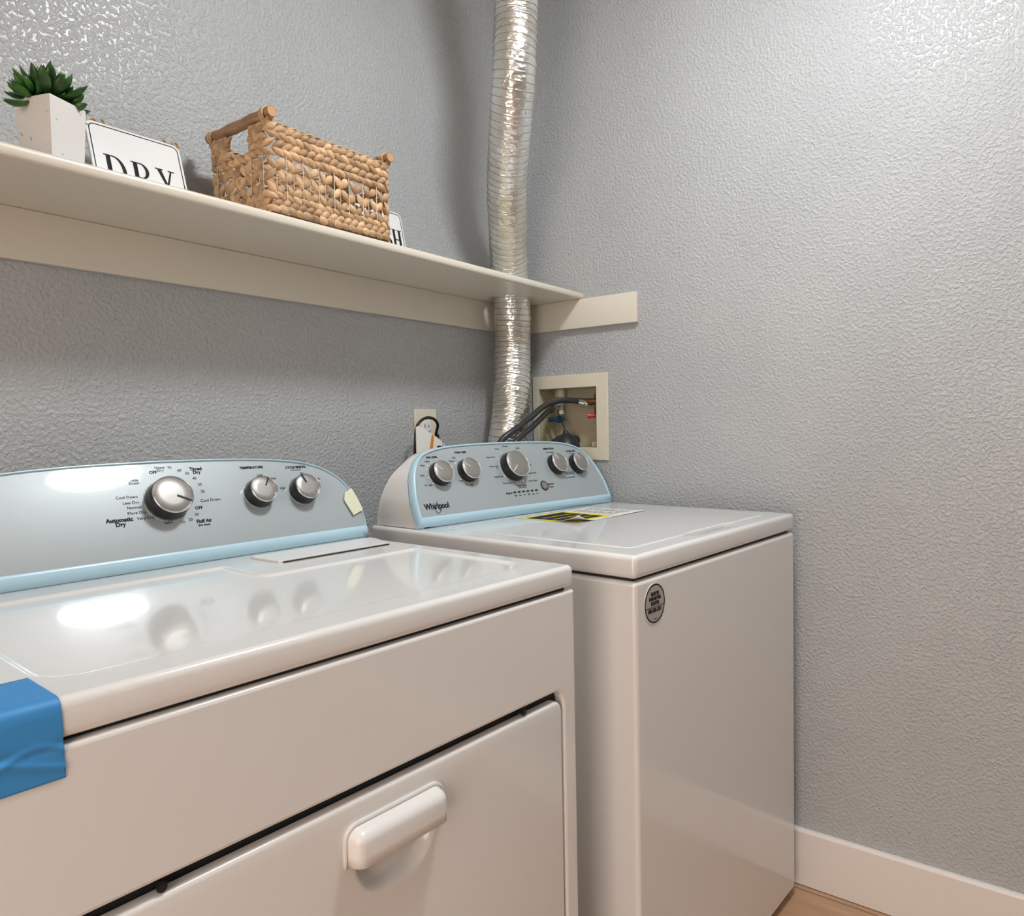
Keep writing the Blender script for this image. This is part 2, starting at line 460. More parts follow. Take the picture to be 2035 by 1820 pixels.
def hose(label, pts, r, col_end):
    t = thing('water_hose', label, 'hose')
    q = MB(); q.tube(catmull(pts, 10), r, 16); q.build('hose_tube', RUBBER, t, 60)
    a = Vector(pts[0]); d = (Vector(pts[1])-a).normalized()
    q = MB(); q.tube([a-d*.016, a-d*.012, a-d*.002, a-d*.001], [.009, .0135, .0135, .009], 18); q.build('coupling_nut', CHROME, t, 40)
    q = MB(); q.tube([a-d*.001, a+d*.016], r+.0018, 18); q.tube([a+d*.003, a+d*.005], r+.003, 18); q.tube([a+d*.010, a+d*.012], r+.003, 18); q.build('crimp_sleeve', CHROME, t, 40)
hose('black rubber water hose arching over from the red-handled valve', [(.026, -.222, 1.201), (.010, -.206, 1.205), (-.03, -.184, 1.206), (-.080, -.173, 1.197), (-.127, -.173, 1.181), (-.164, -.174, 1.163), (-.212, -.175, 1.144), (-.250, -.175, 1.125), (-.292, -.160, 1.095), (-.325, -.140, 1.03), (-.335, -.115, 0.935)], .0085, 0)
hose('black rubber water hose running below the other, from the blue-handled valve', [(.006, -.132, 1.200), (-.014, -.140, 1.194), (-.045, -.158, 1.180), (-.082, -.167, 1.173), (-.121, -.169, 1.153), (-.170, -.170, 1.128), (-.218, -.169, 1.105), (-.255, -.160, 1.07), (-.278, -.130, 0.99), (-.283, -.115, 0.935)], .0080, 0)
dh = thing('drain_hose', 'black drain hose end hooked into the bottom of the valve box', 'hose')
q = MB(); q.tube(catmull([(-.028, -.140, 1.05), (-.027, -.146, 1.07), (-.006, -.162, 1.0905), (.02, -.172, 1.0885), (.05, -.18, 1.088)], 8), .016, 20); q.build('hose_tube', RUBBER, dh, 60)
q = MB(); q.lathe([(.003, .050), (.008, .046), (.009, .040), (.016, .036), (.030, .024), (.040, .008), (.043, 0)], Matrix.Translation((-.005, -.178, 1.0705)), 32); q.build('rubber_cap', RUBBER, dh, 60)
q = MB(); q.tube(catmull([(-.006, -.176, 1.112), (.002, -.168, 1.13), (.010, -.150, 1.150), (.012, -.143, 1.166), (.014, -.138, 1.182)], 6), .0025, 8); q.build('strap', RUBBER, dh, 60)

# ------------------------------------------------------------------ outlet, cord, warning tag
out = thing('wall_outlet', 'ivory electrical outlet on the back wall beside the duct', 'outlet', (-.4145, 0, 1.12))
me = plate_mesh([rrect(-.0412, -.0625, .0412, .0625, .004)], .0003, .006, .002, M=XZ(0)); link_mesh('cover_plate', me, IVORY, out, 40)
q = MB(); q.mesh(plate_mesh([rrect(-.018, .004, .018, .034, .010)], .006, .0085, .0008, M=XZ(0))); q.mesh(plate_mesh([rrect(-.018, -.036, .018, -.006, .010)], .006, .0085, .0008, M=XZ(0)))
rc = q.build('receptacle', PLASTIC, out)
q = MB(); q.box((-.008, -.0090, .014), (-.006, -.0084, .024)); q.box((.006, -.0090, .014), (.008, -.0084, .022)); q.build('slot', DARK, rc, None)
cord = thing('power_cord', 'black power cord looping from the outlet plug down behind the washer', 'power cord')
q = MB()
q.tube(catmull([(-.4065, -.030, 1.108), (-.413, -.040, 1.122), (-.420, -.052, 1.142), (-.441, -.058, 1.156), (-.466, -.058, 1.159), (-.490, -.058, 1.150), (-.5035, -.057, 1.132), (-.5075, -.055, 1.09), (-.506, -.052, 1.05), (-.500, -.05, 0.95)], 8), .0038, 12)
q.build('cord', BLACK, cord, 60)
q = MB(); q.box((-.418, -.034, 1.088), (-.392, -.010, 1.112), .005); q.box((-.412, -.040, 1.098), (-.399, -.030, 1.118), .004); q.build('plug', BLACK, cord)
tg = MB()
poly = [(-.513, 1.052), (-.418, 1.048), (-.397, 1.068), (-.404, 1.084), (-.424, 1.101), (-.450, 1.116), (-.480, 1.129), (-.503, 1.139), (-.513, 1.136)]
tg.mesh(plate_mesh([poly], 0, .0006, M=XZ(-.064)))
tagp = tg.build('warning_tag', PAPER, cord, None)
q = MB(); q.mesh(plate_mesh([[(-.472, 1.054), (-.459, 1.054), (-.4485, 1.1130), (-.4565, 1.1170)]], 0, .0003, M=XZ(-.0648))); q.build('orange_stripe', ORANGE, tagp, None)
q = MB(); q.mesh(plate_mesh([ellipse(-.430, 1.083, .009, .0045, 20)], 0, .0003, M=XZ(-.0648))); q.mesh(plate_mesh([[(-.444, 1.074), (-.441, 1.072), (-.424, 1.082), (-.427, 1.085)]], 0, .0003, M=XZ(-.0648)))
for i in range(4): q.mesh(plate_mesh([[(-.4185+i*.005, 1.066), (-.4173+i*.005, 1.066), (-.4173+i*.005, 1.092-i*.004), (-.4185+i*.005, 1.092-i*.004)]], 0, .0003, M=XZ(-.0648)))
q.build('printing', INK, tagp, None)

# ------------------------------------------------------------------ consoles
def half_outline(half, hw, cx, s0, n=6):
    """half = [(offset from side, s)...] bottom to top; returns closed ccw outline"""
    pts = [(-hw+o, s) for o, s in half]
    L = [(v.x, v.y) for v in catmull([(x, y, 0) for x, y in pts], n)]
    L = [(x, y) for x, y in L if x < -1e-4]
    arch = L + [(0, half[-1][1])] + [(-x, y) for x, y in reversed(L)]
    nb = 12
    bot = [(hw*(1-2*i/nb), s0) for i in range(1, nb)]
    return [(cx+x, y) for x, y in (arch + [(-0+(hw*(1-2*i/nb)), s0) for i in range(1, nb)])][::-1]

def offset_outline(P, dx, dt, db):
    n = len(P); out = []
    area = sum(P[i][0]*P[(i+1) % n][1]-P[(i+1) % n][0]*P[i][1] for i in range(n))
    sg = 1 if area > 0 else -1
    for i in range(n):
        a = Vector(P[i-1]); c = Vector(P[(i+1) % n]); p = Vector(P[i])
        e1 = (p-a).normalized(); e2 = (c-p).normalized()
        n1 = Vector((e1.y, -e1.x))*sg; n2 = Vector((e2.y, -e2.x))*sg
        k = n1+n2; k = k/max(k.dot(n1), .35)
        out.append((p.x+k.x*dx, p.y+k.y*(dt if k.y > 0 else db)))
    return out

def console_frame(W, v0, v1, z0, lean):
    A = Vector((0, v0, z0)); e = (Vector((W, v1, z0))-A).normalized()
    back = Vector((0, 0, 1)).cross(e); u_ = (Vector((0, 0, 1))+lean*back).normalized(); n_ = e.cross(u_)
    M = Matrix((e, u_, n_)).transposed().to_4x4(); M.translation = A
    return M

def build_console(root, M, inner, vback, dx, dt, db):
    P = inner; n = len(P)
    rings = []
    for t, z in ((0, -.004), (0, .0022), (.12, .0034), (.35, .0034), (.65, .0015), (.88, -.0045), (1.0, -.013)):
        O = offset_outline(P, dx*t, dt*t, db*t)
        rings.append([M @ Vector((x, y, z)) for x, y in O])
    q = MB(); V = [v for r in rings for v in r]
    F = [(k*n+i, k*n+(i+1) % n, (k+1)*n+(i+1) % n, (k+1)*n+i) for k in range(len(rings)-1) for i in range(n)]
    q.add(V, F); q.build('console_trim', BLUEFILM, root, 50)
    # housing
    O = offset_outline(P, dx*.97, dt*.97, db*.9)
    r0 = [M @ Vector((x, y, -.0125)) for x, y in O]
    r1 = []
    zb = min(v.z for v in r0)
    for v in r0:
        e_ = min(abs(v.x-.35)/.34, 1)**2.2; fall = .50-.40*e_
        r1.append(Vector((v.x, max(v.y+.02, vback-.03-(1-e_)*.012-fall*(v.z-zb)), v.z)))
    r2 = [Vector((v.x+(-.004 if v.x < .35 else .0), v.y+.008, zb+(v.z-zb)*.96)) for v in r1]
    q = MB(); V = r0+r1+r2
    F = [(k*n+i, k*n+(i+1) % n, (k+1)*n+(i+1) % n, (k+1)*n+i) for k in range(2) for i in range(n)] + [tuple(range(n)), tuple(range(2*n, 3*n))]
    q.add(V, F); hs = q.build('console_housing', PLASTIC, root, 45)
    # face sheet built in rows so that it can bow
    smin = min(y for x, y in P); smax = max(y for x, y in P); NR = 60; NC = 24
    def span(y):
        xs = []
        for i in range(n):
            (xa, ya), (xb, yb) = P[i], P[(i+1) % n]
            if (ya-y)*(yb-y) <= 0 and abs(ya-yb) > 1e-9: xs.append(xa+(xb-xa)*(y-ya)/(yb-ya))
        return min(xs), max(xs)
    V = []
    for j in range(NR+1):
        y = smin+1e-6+(smax-smin-4e-6)*(1-(1-j/NR)**1.6); xa, xb = span(y)
        V += [M @ Vector((xa+(xb-xa)*i/NC, y, 0)) for i in range(NC+1)]
    F = [(j*(NC+1)+i, j*(NC+1)+i+1, (j+1)*(NC+1)+i+1, (j+1)*(NC+1)+i) for j in range(NR) for i in range(NC)]
    q = MB(); q.add(V, F); pn = q.build('control_panel', PANEL, root, 40, fixn=False)
    return pn

def bow(root, M, skip):
    """the console face is gently convex: push everything on it out along the face normal"""
    Mi = M.inverted(); nn = (M.to_3x3() @ Vector((0, 0, 1))).normalized(); done = set()
    def go(o):
        for c in o.children:
            if c.name.split('.')[0] in skip: continue
            if c.type == 'MESH' and c.data.name not in done:
                done.add(c.data.name)
                for v in c.data.vertices:
                    y = (Mi @ v.co).y
                    v.co += nn*(.45*y*(.185-y))
            go(c)
    go(root)
SKIP = {'console_housing', 'lid_slot', 'cabinet', 'top_deck', 'deck_gap', 'door', 'door_opening', 'door_bumper', 'lint_screen_lid', 'lid', 'console_gap', 'levelling_foot', 'round_sticker'}

def knob(root, M, u, s, R, hgt, ang, line_len, label=None, bright=False, line_dark=True, halo=True):
    """ang: pointer direction in degrees, 0 = right, 90 = up"""
    T = M @ Matrix.Translation((u, s, 0))
    q = MB(); q.lathe([(R*1.02, .0005), (R*1.05, .004), (R*1.03, hgt*.75), (R*.99, hgt-.002), (R*.9, hgt-.001)], T, 56)
    k = q.build('control_knob', BLACK, root, 40)
    if label: k['label'] = label
    q = MB(); w = .03*R+.0008
    prof = [(R-w, hgt-.0015), (R-w, hgt+.0006), (R-w*.6, hgt+.0014), (R-w*.2, hgt+.001), (R+.0002, hgt-.0008), (R-.0006, hgt-.003)]
    q.lathe(prof, T, 56, close_ends=False); q.build('knob_ring', RINGW if bright else CHROME, k, 60)
    q = MB(); q.lathe([(R-w+.0002, hgt-.001), (R-w-.0006, hgt-.0002), (R*.5, hgt+.0000), (.001, hgt+.0002)], T, 56); q.build('knob_face', KNOBFACE, k, 60)
    a = math.radians(ang)
    q = MB(); D = T @ Matrix.Rotation(a, 4, 'Z')
    me = plate_mesh([rrect(R*.93-line_len, -.0011 if line_dark else -.0007, R*.93, .0011 if line_dark else .0007, .0006, 3)], hgt+.0002, hgt+.0016, M=D)
    q.mesh(me); q.build('pointer_line', BLACK if line_dark else WHITEINK, k, None)
    if halo:
        q = MB(); q.lathe([(R*1.13, .0001), (R*1.12, .0008), (R*1.09, .0010), (R*1.07, .0006), (R*1.05, .0001)], T, 56, False); q.build('knob_collar', PANEL, k, 60)
    return k

def heightfield_top(mb, x0, y0, x1, y1, z, fun, nx, ny):
    V = []; F = []
    for j in range(ny+1):
        for i in range(nx+1):
            x = x0+(x1-x0)*i/nx; y = y0+(y1-y0)*j/ny
            e = 0 if i in (0, nx) or j in (0, ny) else fun(x, y)
            V.append((x, y, z+e))
    for j in range(ny):
        for i in range(nx):
            a = j*(nx+1)+i; F.append((a, a+1, a+nx+2, a+nx+1))
    mb.add(V, F)

def deck(name, root, W, D, z0, z1, bev, fun, nx=210, ny=190, X0=0):
    t = bmesh.new(); bmesh.ops.create_cube(t, size=1)
    a, c = (X0, 0, z0), (W, D, z1)
    for v in t.verts: v.co = Vector((a[i] + (c[i]-a[i])*(v.co[i]+0.5) for i in range(3)))
    bmesh.ops.bevel(t, geom=t.edges[:], offset=bev, segments=5, profile=0.5, affect='EDGES')
    big = max((f for f in t.faces if f.normal.z > .99), key=lambda f: f.calc_area())
    t.faces.remove(big)
    tmp = bpy.data.meshes.new('tmp'); t.to_mesh(tmp); t.free()
    q = MB(); q.bm.from_mesh(tmp)
    heightfield_top(q, X0+bev, bev, W-bev, D-bev, z1, fun, nx, ny)
    bmesh.ops.remove_doubles(q.bm, verts=q.bm.verts[:], dist=1e-6)
    return q.build(name, APPL, root, 30, False)

def sd_rr(x, y, x0, y0, x1, y1, r):      # signed distance to rounded rect, inside negative
    dx = abs(x-(x0+x1)/2)-(x1-x0)/2+r; dy = abs(y-(y0+y1)/2)-(y1-y0)/2+r
    return math.hypot(max(dx, 0), max(dy, 0))+min(max(dx, dy), 0)-r
def sstep(d, w): # 0 outside (d>0) .. 1 inside (d<-w)
    t = min(max(-d/w, 0), 1); return t*t*(3-2*t)

# ------------------------------------------------------------------ DRYER
DW, DD_, DH, DRIM = .737, .655, .921, .0335
dryer = thing('clothes_dryer', 'white front-loading clothes dryer in the foreground left of the washer', 'dryer', (-1.6196, -.7041, 0), math.radians(-3.7485))
def dfun(x, y):
    a = sd_rr(x, y, .047, .055, .702, .440, .045)
    bq = -sd_rr(x, y, .412, .322, .90, .60, .02)
    return -.0035*sstep(max(a, bq), .007)
deck('top_deck', dryer, DW, DD_, DH-DRIM, DH, .0085, dfun, 380, 330, X0=-.008)
q = MB(); q.box((.01, .012, DH-DRIM-.006), (DW-.01, DD_-.01, DH-DRIM+.002)); q.build('deck_gap', DARK, dryer, None)  # black slab painting in the shade between deck and cabinet
ZT = DH-DRIM-.0042
# cabinet: shell box with a front sheet that has the rounded door opening
DX0, DX1, DZ0, DZ1 = .034, .7065, .09, .7385
q = MB(); q.box((-.0075, .018, .02), (DW, DD_, ZT), .003)
me = plate_mesh([rrect(-.008, .02, DW, ZT, .003, 3), rrect(DX0, DZ0, DX1, DZ1, .020, 8)], 0, .024, .0045, M=XZ(.024), seg=3)
q.mesh(me); q.build('cabinet', APPL, dryer, 40)
q = MB(); q.box((.03, .0166, .08), (.71, .0179, .742)); q.build('door_opening', DARK, dryer, None)  # black sheet standing in for shade in the door gap
# door with scoop
dx0, dx1, dz0, dz1 = DX0+.0035, DX1-.0035, DZ0+.004, DZ1-.0140
hx0, hx1, hz0, hz1 = .300, .470, .595, .705
q = MB(); me = plate_mesh([rrect(dx0, dz0, dx1, dz1, .018, 8), [(hx0, hz0), (hx1, hz0), (hx1, hz1), (hx0, hz1)]], 0, .016, 0, M=XZ(.016))
def scoop(x, z):
    # dish below the hood: half stadium, deepest under the hood
    xc = (x-.3820)/.062; zz = (.662-z)/.057
    if zz < 0: zz = -zz*3
    r = (abs(xc)**2.6+abs(zz)**2.2)**(1/2.3)
    if r >= 1: return 0
    t = 1-r; t = min(t/.24, 1); return .0140*t*t*(3-2*t)
nx, nz = 85, 56; V = []; F = []
for j in range(nz+1):
    for i in range(nx+1):
        x = hx0+(hx1-hx0)*i/nx; z = hz0+(hz1-hz0)*j/nz
        V.append((x, scoop(x, z) if 0 < i < nx and 0 < j < nz else 0, z))
for j in range(nz):
    for i in range(nx):
        a = j*(nx+1)+i; F.append((a, a+1, a+nx+2, a+nx+1))
# door sheet: rounded rim ring made by separate bevel frame
me = plate_mesh([rrect(dx0, dz0, dx1, dz1, .018, 8), [(hx0, hz0), (hx1, hz0), (hx1, hz1), (hx0, hz1)]], 0, .014, .0, M=XZ(.0145))
tb = bmesh.new(); tb.from_mesh(me)
bmesh.ops.remove_doubles(tb, verts=tb.verts[:], dist=1e-6)
ed = [e for e in tb.edges if len(e.link_faces) == 2 and abs(e.verts[0].co.y-.0005) < 1e-5 and abs(e.verts[1].co.y-.0005) < 1e-5 and e.calc_face_angle(0) > .7
      and not all(hx0-1e-4 < v.co.x < hx1+1e-4 and hz0-1e-4 < v.co.z < hz1+1e-4 for v in e.verts)]
bmesh.ops.bevel(tb, geom=ed, offset=.0055, segments=4, profile=.5, affect='EDGES')
me2 = bpy.data.meshes.new('tmp'); tb.to_mesh(me2); tb.free()
q.bm.free(); q = MB(); q.mesh(me2)
q.add([(x, y+.0005, z) for x, y, z in V], F)
door = q.build('door', APPL, dryer, 40, fixn=False)
# hood handle
U0, U1, ZB, ZTp, RR = .306, .4545, .6600, .7015, .018
def hood_ring(ins, y, zb):
    x0, x1, zt, r = U0+ins, U1-ins, ZTp-ins, max(RR-ins, .004)
    P = [(x0, zb), (x0, (zb+zt-r)/2), (x0, zt-r)]
    P += [(x0+r-r*math.cos(a), zt-r+r*math.sin(a)) for a in [PI/2*i/8 for i in range(1, 9)]]
    P += [((x0+r)+(x1-x0-2*r)*i/6, zt) for i in range(1, 6)]
    P += [(x1-r+r*math.sin(a), zt-r+r*math.cos(a)) for a in [PI/2*i/8 for i in range(0, 9)]]
    P += [(x1, (zb+zt-r)/2), (x1, zb)]
    return [Vector((x, y, z)) for x, z in P]
rr_ = [hood_ring(-.0005, .0008, ZB-.004), hood_ring(0, -.0028, ZB-.004), hood_ring(.002, -.0036, ZB-.004), hood_ring(.0034, -.0026, ZB-.003), hood_ring(.0045, -.0030, ZB-.002)]
for a in [PI/2*i/7 for i in range(0, 8)]:
    rr_.append(hood_ring(.0052+.0125*(1-math.cos(a)), -.004-.0165*math.sin(a), ZB-.002))
q = MB(); n_ = len(rr_[0]); V = [v for r in rr_ for v in r]
F = [(k*n_+i, k*n_+i+1, (k+1)*n_+i+1, (k+1)*n_+i) for k in range(len(rr_)-1) for i in range(n_-1)]
F.append(tuple((len(rr_)-1)*n_+i for i in range(n_)))
vs = q.add(V, F)
hd = q.build('door_handle', PLASTIC, door, 40)
hd['label'] = 'raised white hood handle'
sm = hd.modifiers.new('thickness', 'SOLIDIFY'); sm.thickness = .0015; sm.offset = -1
for (x, z) in ((.117, .7365), (.617, .7365)):
    q = MB(); q.tube([(x, .016, z-.006), (x, .0015, z-.006)], .0035, 14); q.tube([(x, .0045, z-.006), (x, .0025, z-.006)], .0048, 14); q.build('door_bumper', BLACK, dryer)
# lint screen lid
q = MB(); V = []
lz = DH
L0 = [(.476, .389), (.700, .389), (.722, .452), (.722, .468), (.473, .468), (.472, .455)]
me = plate_mesh([L0], DH-.0005, DH+.0042, .0012); q.mesh(me); lid = q.build('lint_screen_lid', PLASTIC, dryer)
q = MB(); q.box((.484, .3855, DH-.0030), (.700, .3900, DH+.0018)); q.build('lid_slot', DARK, dryer, None)  # black strip in place of the shade below the lid edge
# console
MD = console_frame(.737, .494, .494, .924, .50)
hwD = .3645
halfD = [(0, .021), (.0, .05), (.008, .085), (.020, .112), (.045, .137), (.085, .157), (.15, .169), (.25, .1755), (.3645, .1775)]
inD = half_outline(halfD, hwD, .3720, .021)
build_console(dryer, MD, inD, .628, .0045, .005, .020)
q = MB(); q.box((.012, .505, DH-.001), (.728, .60, DH+.006)); q.build('console_gap', DARK, dryer, None)  # black slab painting in the shade under the dryer console
knob(dryer, MD, .3712, .1080, .0320, .028, -27, .024, 'large timer knob')
knob(dryer, MD, .5320, .1062, .0250, .024, 57, .016)
knob(dryer, MD, .6205, .1045, .0250, .024, 108, .016)
L = MB()
def tx(*a, **k): L.mesh(text_mesh(*a, z=.0003, M=MD, **k))
for body, u, s in (('Wrinkle\nShield', .327, .1455),): tx(body, .336, s, .0066, align='RIGHT')
for body, u, s in (('Cool Down', .329, .1196), ('Less Dry', .329, .1099), ('Normal', .3305, .1015), ('More Dry', .3355, .0925), ('Very Dry', .3455, .0825)): tx(body, u, s, .0068, align='RIGHT')
for body, u, s in (('70', .3902, .167), ('60', .4050, .1613), ('50', .4164, .1548), ('40', .4262, .1447), ('30', .4322, .1328), ('20', .4337, .1194), ('30', .4135, .0796), ('20', .4014, .0719), ('10', .3875, .0690)): tx(body, u, s, .0070)
tx('Cool Down', .4255, .1028, .0072, align='LEFT')
tx('Heavy\nDry', .3745, .1655, .0066)
for body, u, s in (('OFF', .3621, .1600), ('OFF', .4199, .0908), ('OFF', .3658, .0716)): tx(body, u, s, .0074, bold=.0002)
tx('Timed\nDry', .4330, .1590, .0082, bold=.0003)
tx('Automatic\nDry', .2945, .0795, .0092, bold=.00035)
tx('Fluff Air', .4230, .0672, .0080, bold=.0003); tx('(No Heat)', .4215, .0605, .0048, bold=.0001)
tx('TEMPERATURE', .5344, .1585, .0068, bold=.0003)
tx('CYCLE SIGNAL', .6237, .1540, .0066, bold=.0003); tx('Push to Start', .6219, .1482, .0042)
tx('Low', .5458, .1430, .0062); tx('Med', .5700, .1340, .0062); tx('High', .5830, .1133, .0066)
tx('Off', .6310, .1400, .0058); tx('On', .6640, .1265, .0058)
L.build('panel_lettering', INK, dryer, None, fixn=False)

bow(dryer, MD, SKIP)

# tapes on the dryer
tp = MB()
tw = [(-.006, 0), (.0455, 0)]
def strip_mesh(mb, prof, x0, x1, skew, th=.0004, amp=0.0, nx=20):
    """prof: list of (y,z,skew fraction) along the tape; flat strip following the surface"""
    V = []; F = []; n = len(prof)
    for j, (y, z) in enumerate(prof):
        for i in range(nx+1):
            t = i/nx; x = x0+(x1-x0)*t + skew*(j/(n-1))
            V.append((x, y, z))
    for j in range(n-1):
        for i in range(nx):
            a = j*(nx+1)+i; F.append((a, a+1, a+nx+2, a+nx+1))
    return V, F
prof = [(.078-.065*i/14, DH+.0008) for i in range(15)]
bv = .0085
prof += [(bv-bv*math.sin(a)-.0006*math.sin(a)+.0004, DH-bv+bv*math.cos(a)+.0008) for a in [PI/2*i/8 for i in range(1, 9)]]
prof += [(-.0007, DH-bv-.0545*i/36) for i in range(1, 37)]
V, F = strip_mesh(tp, prof, -.0085, .0435, .0015, nx=40)
V2 = []
for (x, y, z) in V:
    if z < DH-.01:
        g = math.exp(-((z-(DH-DRIM-.002))/.004)**2)*.0012
        w = .0016*max(0, 1-abs(z-(.878+.010*math.sin(x*55)-.10*(x-.02)))/.0045) + .0013*max(0, 1-abs(z-(.872-.35*(x-.03)))/.004)
        y = y+g-w
    V2.append((x, y, z))
tp.add(V2, F)
tape = tp.build('masking_tape', TAPEB, None, 60)
tape.parent = None
tape.location = dryer.location; tape.rotation_euler = dryer.rotation_euler
md = tape.modifiers.new('thickness', 'SOLIDIFY'); md.thickness = .0004; md.offset = 0
tag(tape, 'bright blue masking tape strip stuck over the front left edge of the dryer top', 'tape')
poly = [(.7085, .0925), (.7300, .1015), (.7410, .0560), (.7140, .0435), (.7035, .0760)]
me = plate_mesh([[(.7035, .0760), (.7140, .0435), (.7395, .0520), (.7385, .0620), (.7340, .0830), (.7290, .1000), (.7100, .0915)]], .0068, .0074, M=MD)
tape2 = link_mesh('masking_tape', me, TAPEY, None)
tape2.location = dryer.location; tape2.rotation_euler = dryer.rotation_euler
tag(tape2, 'small pale yellow tape piece stuck on the right end of the dryer console', 'tape')

# ------------------------------------------------------------------ WASHER
WW, WD, WH, WRIM = .699, .660, .917, .0392
washer = thing('washing_machine', 'white top-loading washing machine in the corner with a register sticker on its front', 'washing machine', (-.7573, -.7897, 0), math.radians(-4.3799))
LX0, LX1, LY0, LY1 = .062, .637, .048, .505
def wfun(x, y):
    notch = .010*sstep(abs(x-.36)-.11, .03)
    a = sd_rr(x, y, LX0-.004, LY0-.004-notch*.6, LX1+.004, LY1+.004, .02)
    sc = math.exp(-((x-.355)/.085)**4)*math.exp(-((y-.040)/.016)**2)*.002
    return -.009*sstep(a, .004) - sc
deck('top_deck', washer, WW, .690, WH-WRIM, WH, .009, wfun, 220, 200)
q = MB(); q.box((.010, .012, WH-WRIM-.0065), (WW-.010, WD-.01, WH-WRIM+.002)); q.build('deck_gap', DARK, washer, None)  # black slab painting in the shade below the washer deck
q = MB(); q.box((0, 0, .02), (WW, WD, WH-WRIM-.0045), .008, 5); q.build('cabinet', APPL, washer, 40, True)
for (x, y) in ((.05, .05), (WW-.05, .05), (.05, WD-.05), (WW-.05, WD-.05)):
    q = MB(); q.lathe([(.018, 0.0004), (.02, .003), (.02, .010), (.008, .012), (.008, .024)], Matrix.Translation((x, y, 0)), 20); q.build('levelling_foot', RUBBER, washer)
for (x, y) in ((.05, .06), (DW-.05, .06), (.05, DD_-.05), (DW-.05, DD_-.05)):
    q = MB(); q.lathe([(.018, 0.0004), (.02, .003), (.02, .010), (.008, .012), (.008, .024)], Matrix.Translation((x, y, 0)), 20); q.build('levelling_foot', RUBBER, dryer)
nf = [(LX0+.01+i*(LX1-LX0-.02)/60, 0) for i in range(61)]
lidP = rrect(LX0, LY0, LX1, LY1, .016, 6)
front = []
for (x, _) in nf:
    front.append((x, LY0+.0065*sstep(abs(x-.36)-.11, .03)))
lidP = [(LX0, LY1-.01), (LX0, LY0+.016), (LX0+.002, LY0+.006), (LX0+.006, LY0+.0015)] + front + [(LX1-.006, LY0+.0015), (LX1-.002, LY0+.006), (LX1, LY0+.016), (LX1, LY1-.01), (LX1-.01, LY1), (LX0+.01, LY1)]
me = plate_mesh([lidP], WH-.0082, WH+.0008, .0028, seg=3)
link_mesh('lid', me, APPL, washer, 40)
MW = console_frame(.699, .534, .494, .922, .50)
hwW = .328
halfW = [(0, .020), (.001, .045), (.005, .075), (.022, .125), (.052, .160), (.095, .1755), (.15, .183), (.24, .1865), (.328, .1870)]
inW = half_outline(halfW, hwW, .3490, .020)
build_console(washer, MW, inW, .697, .010, .008, .020)
q = MB(); q.box((.03, .54, WH-.001), (.66, .64, WH+.0065)); q.build('console_gap', DARK, washer, None)  # black slab standing in for shade under the washer console
for (u, s, R, hgt, an, ll, lb) in ((.1065, .1160, .0270, .021, 147, .020, None), (.1915, .1190, .0270, .021, 147, .020, None), (.3420, .1208, .0360, .026, 218, .024, 'large cycle knob'), (.5035, .1182, .0270, .021, 112, .018, None), (.5885, .1155, .0270, .021, 112, .018, None)):
    knob(washer, MW, u, s, R, hgt, an, ll, lb, bright=True, line_dark=False)
q = MB(); q.lathe([(.0130, .0002), (.0132, .0015), (.0112, .0018), (.0108, .0010)], MW @ Matrix.Translation((.4327, .0640, 0)), 32); sb = q.build('start_button', BLACK, washer)
q = MB(); q.lathe([(.0106, .0005), (.0100, .0022), (.004, .0024)], MW @ Matrix.Translation((.4327, .0640, 0)), 32); q.build('button_face', KNOBFACE, sb)
L = MB()
def tx(*a, **k): L.mesh(text_mesh(*a, z=.0003, M=MW, **k))
tx('SOIL LEVEL', .1035, .1600, .0066, bold=.0003); tx('WASH TEMP', .1935, .1690, .0066, bold=.0003)
tx('RINSE OPTION', .5045, .1670, .0062, bold=.0003); tx('WATER LEVEL', .5893, .1560, .0062, bold=.0003)
for b_, u, s in (('Heavy', .0945, .1505), ('Med', .0745, .1408), ('Light', .0650, .1170), ('Ex Light', .0780, .0928), ('Hot', .1730, .1561), ('Warm', .1660, .1475), ('Cool', .1700, .0968)): tx(b_, u, s, .0066, align='RIGHT')
tx('Tap Cold', .184, .0855, .0066)
for b_, u, s in (('Normal', .3486, .1800), ('Heavy', .3167, .1737), ('Bulky', .3900, .1735)): tx(b_, u, s, .0060)
for b_, u, s in (('Heavy Duty', .2990, .1517), ('Whites with\nOxi', .2970, .1240), ('Bulky/Sheets', .3020, .0985), ('Drain & Spin', .3220, .0800)): tx(b_, u, s, .0060, align='RIGHT')
for b_, u, s in (('Casual\nColors', .3900, .1475), ('Delicates', .3920, .1240), ('Quick Wash', .3900, .1010), ('Rinse & Spin', .3830, .0800)): tx(b_, u, s, .0060, align='LEFT')
tx('Clean Washer\nwith affresh', .3540, .0680, .0060)
tx('Start/Pause', .4480, .0665, .0050, align='LEFT', bold=.0002); tx('Hold 3 sec\nto Cancel', .4490, .0585, .0038, align='LEFT')
tx('Fabric Softener', .5050, .1560, .0048); tx('Extra\nRinse', .5420, .1440, .0050); tx('Deep Water Wash\nwith Extra Rinse', .5500, .0920, .0052); tx('Deep Water Wash', .5420, .0795, .0052)
tx('Auto Sensing', .5870, .1490, .0046)
tx('Progress', .3010, .0540, .0058, bold=.0003)
for i, b_ in enumerate(('Sensing\nFill', 'Wash', 'Rinse', 'Final\nSpin', 'Lid\nLocked', 'Done')):
    tx(b_, .3205+i*.0155, .0455, .0036)
    L.mesh(plate_mesh([rrect(.3155+i*.0155, .0525, .3250+i*.0155, .0562, .0018, 4)], .0002, .0008, M=MW))
tx('Whirlpool', .0715, .0425, .0190, bold=.0007, sx=.86)
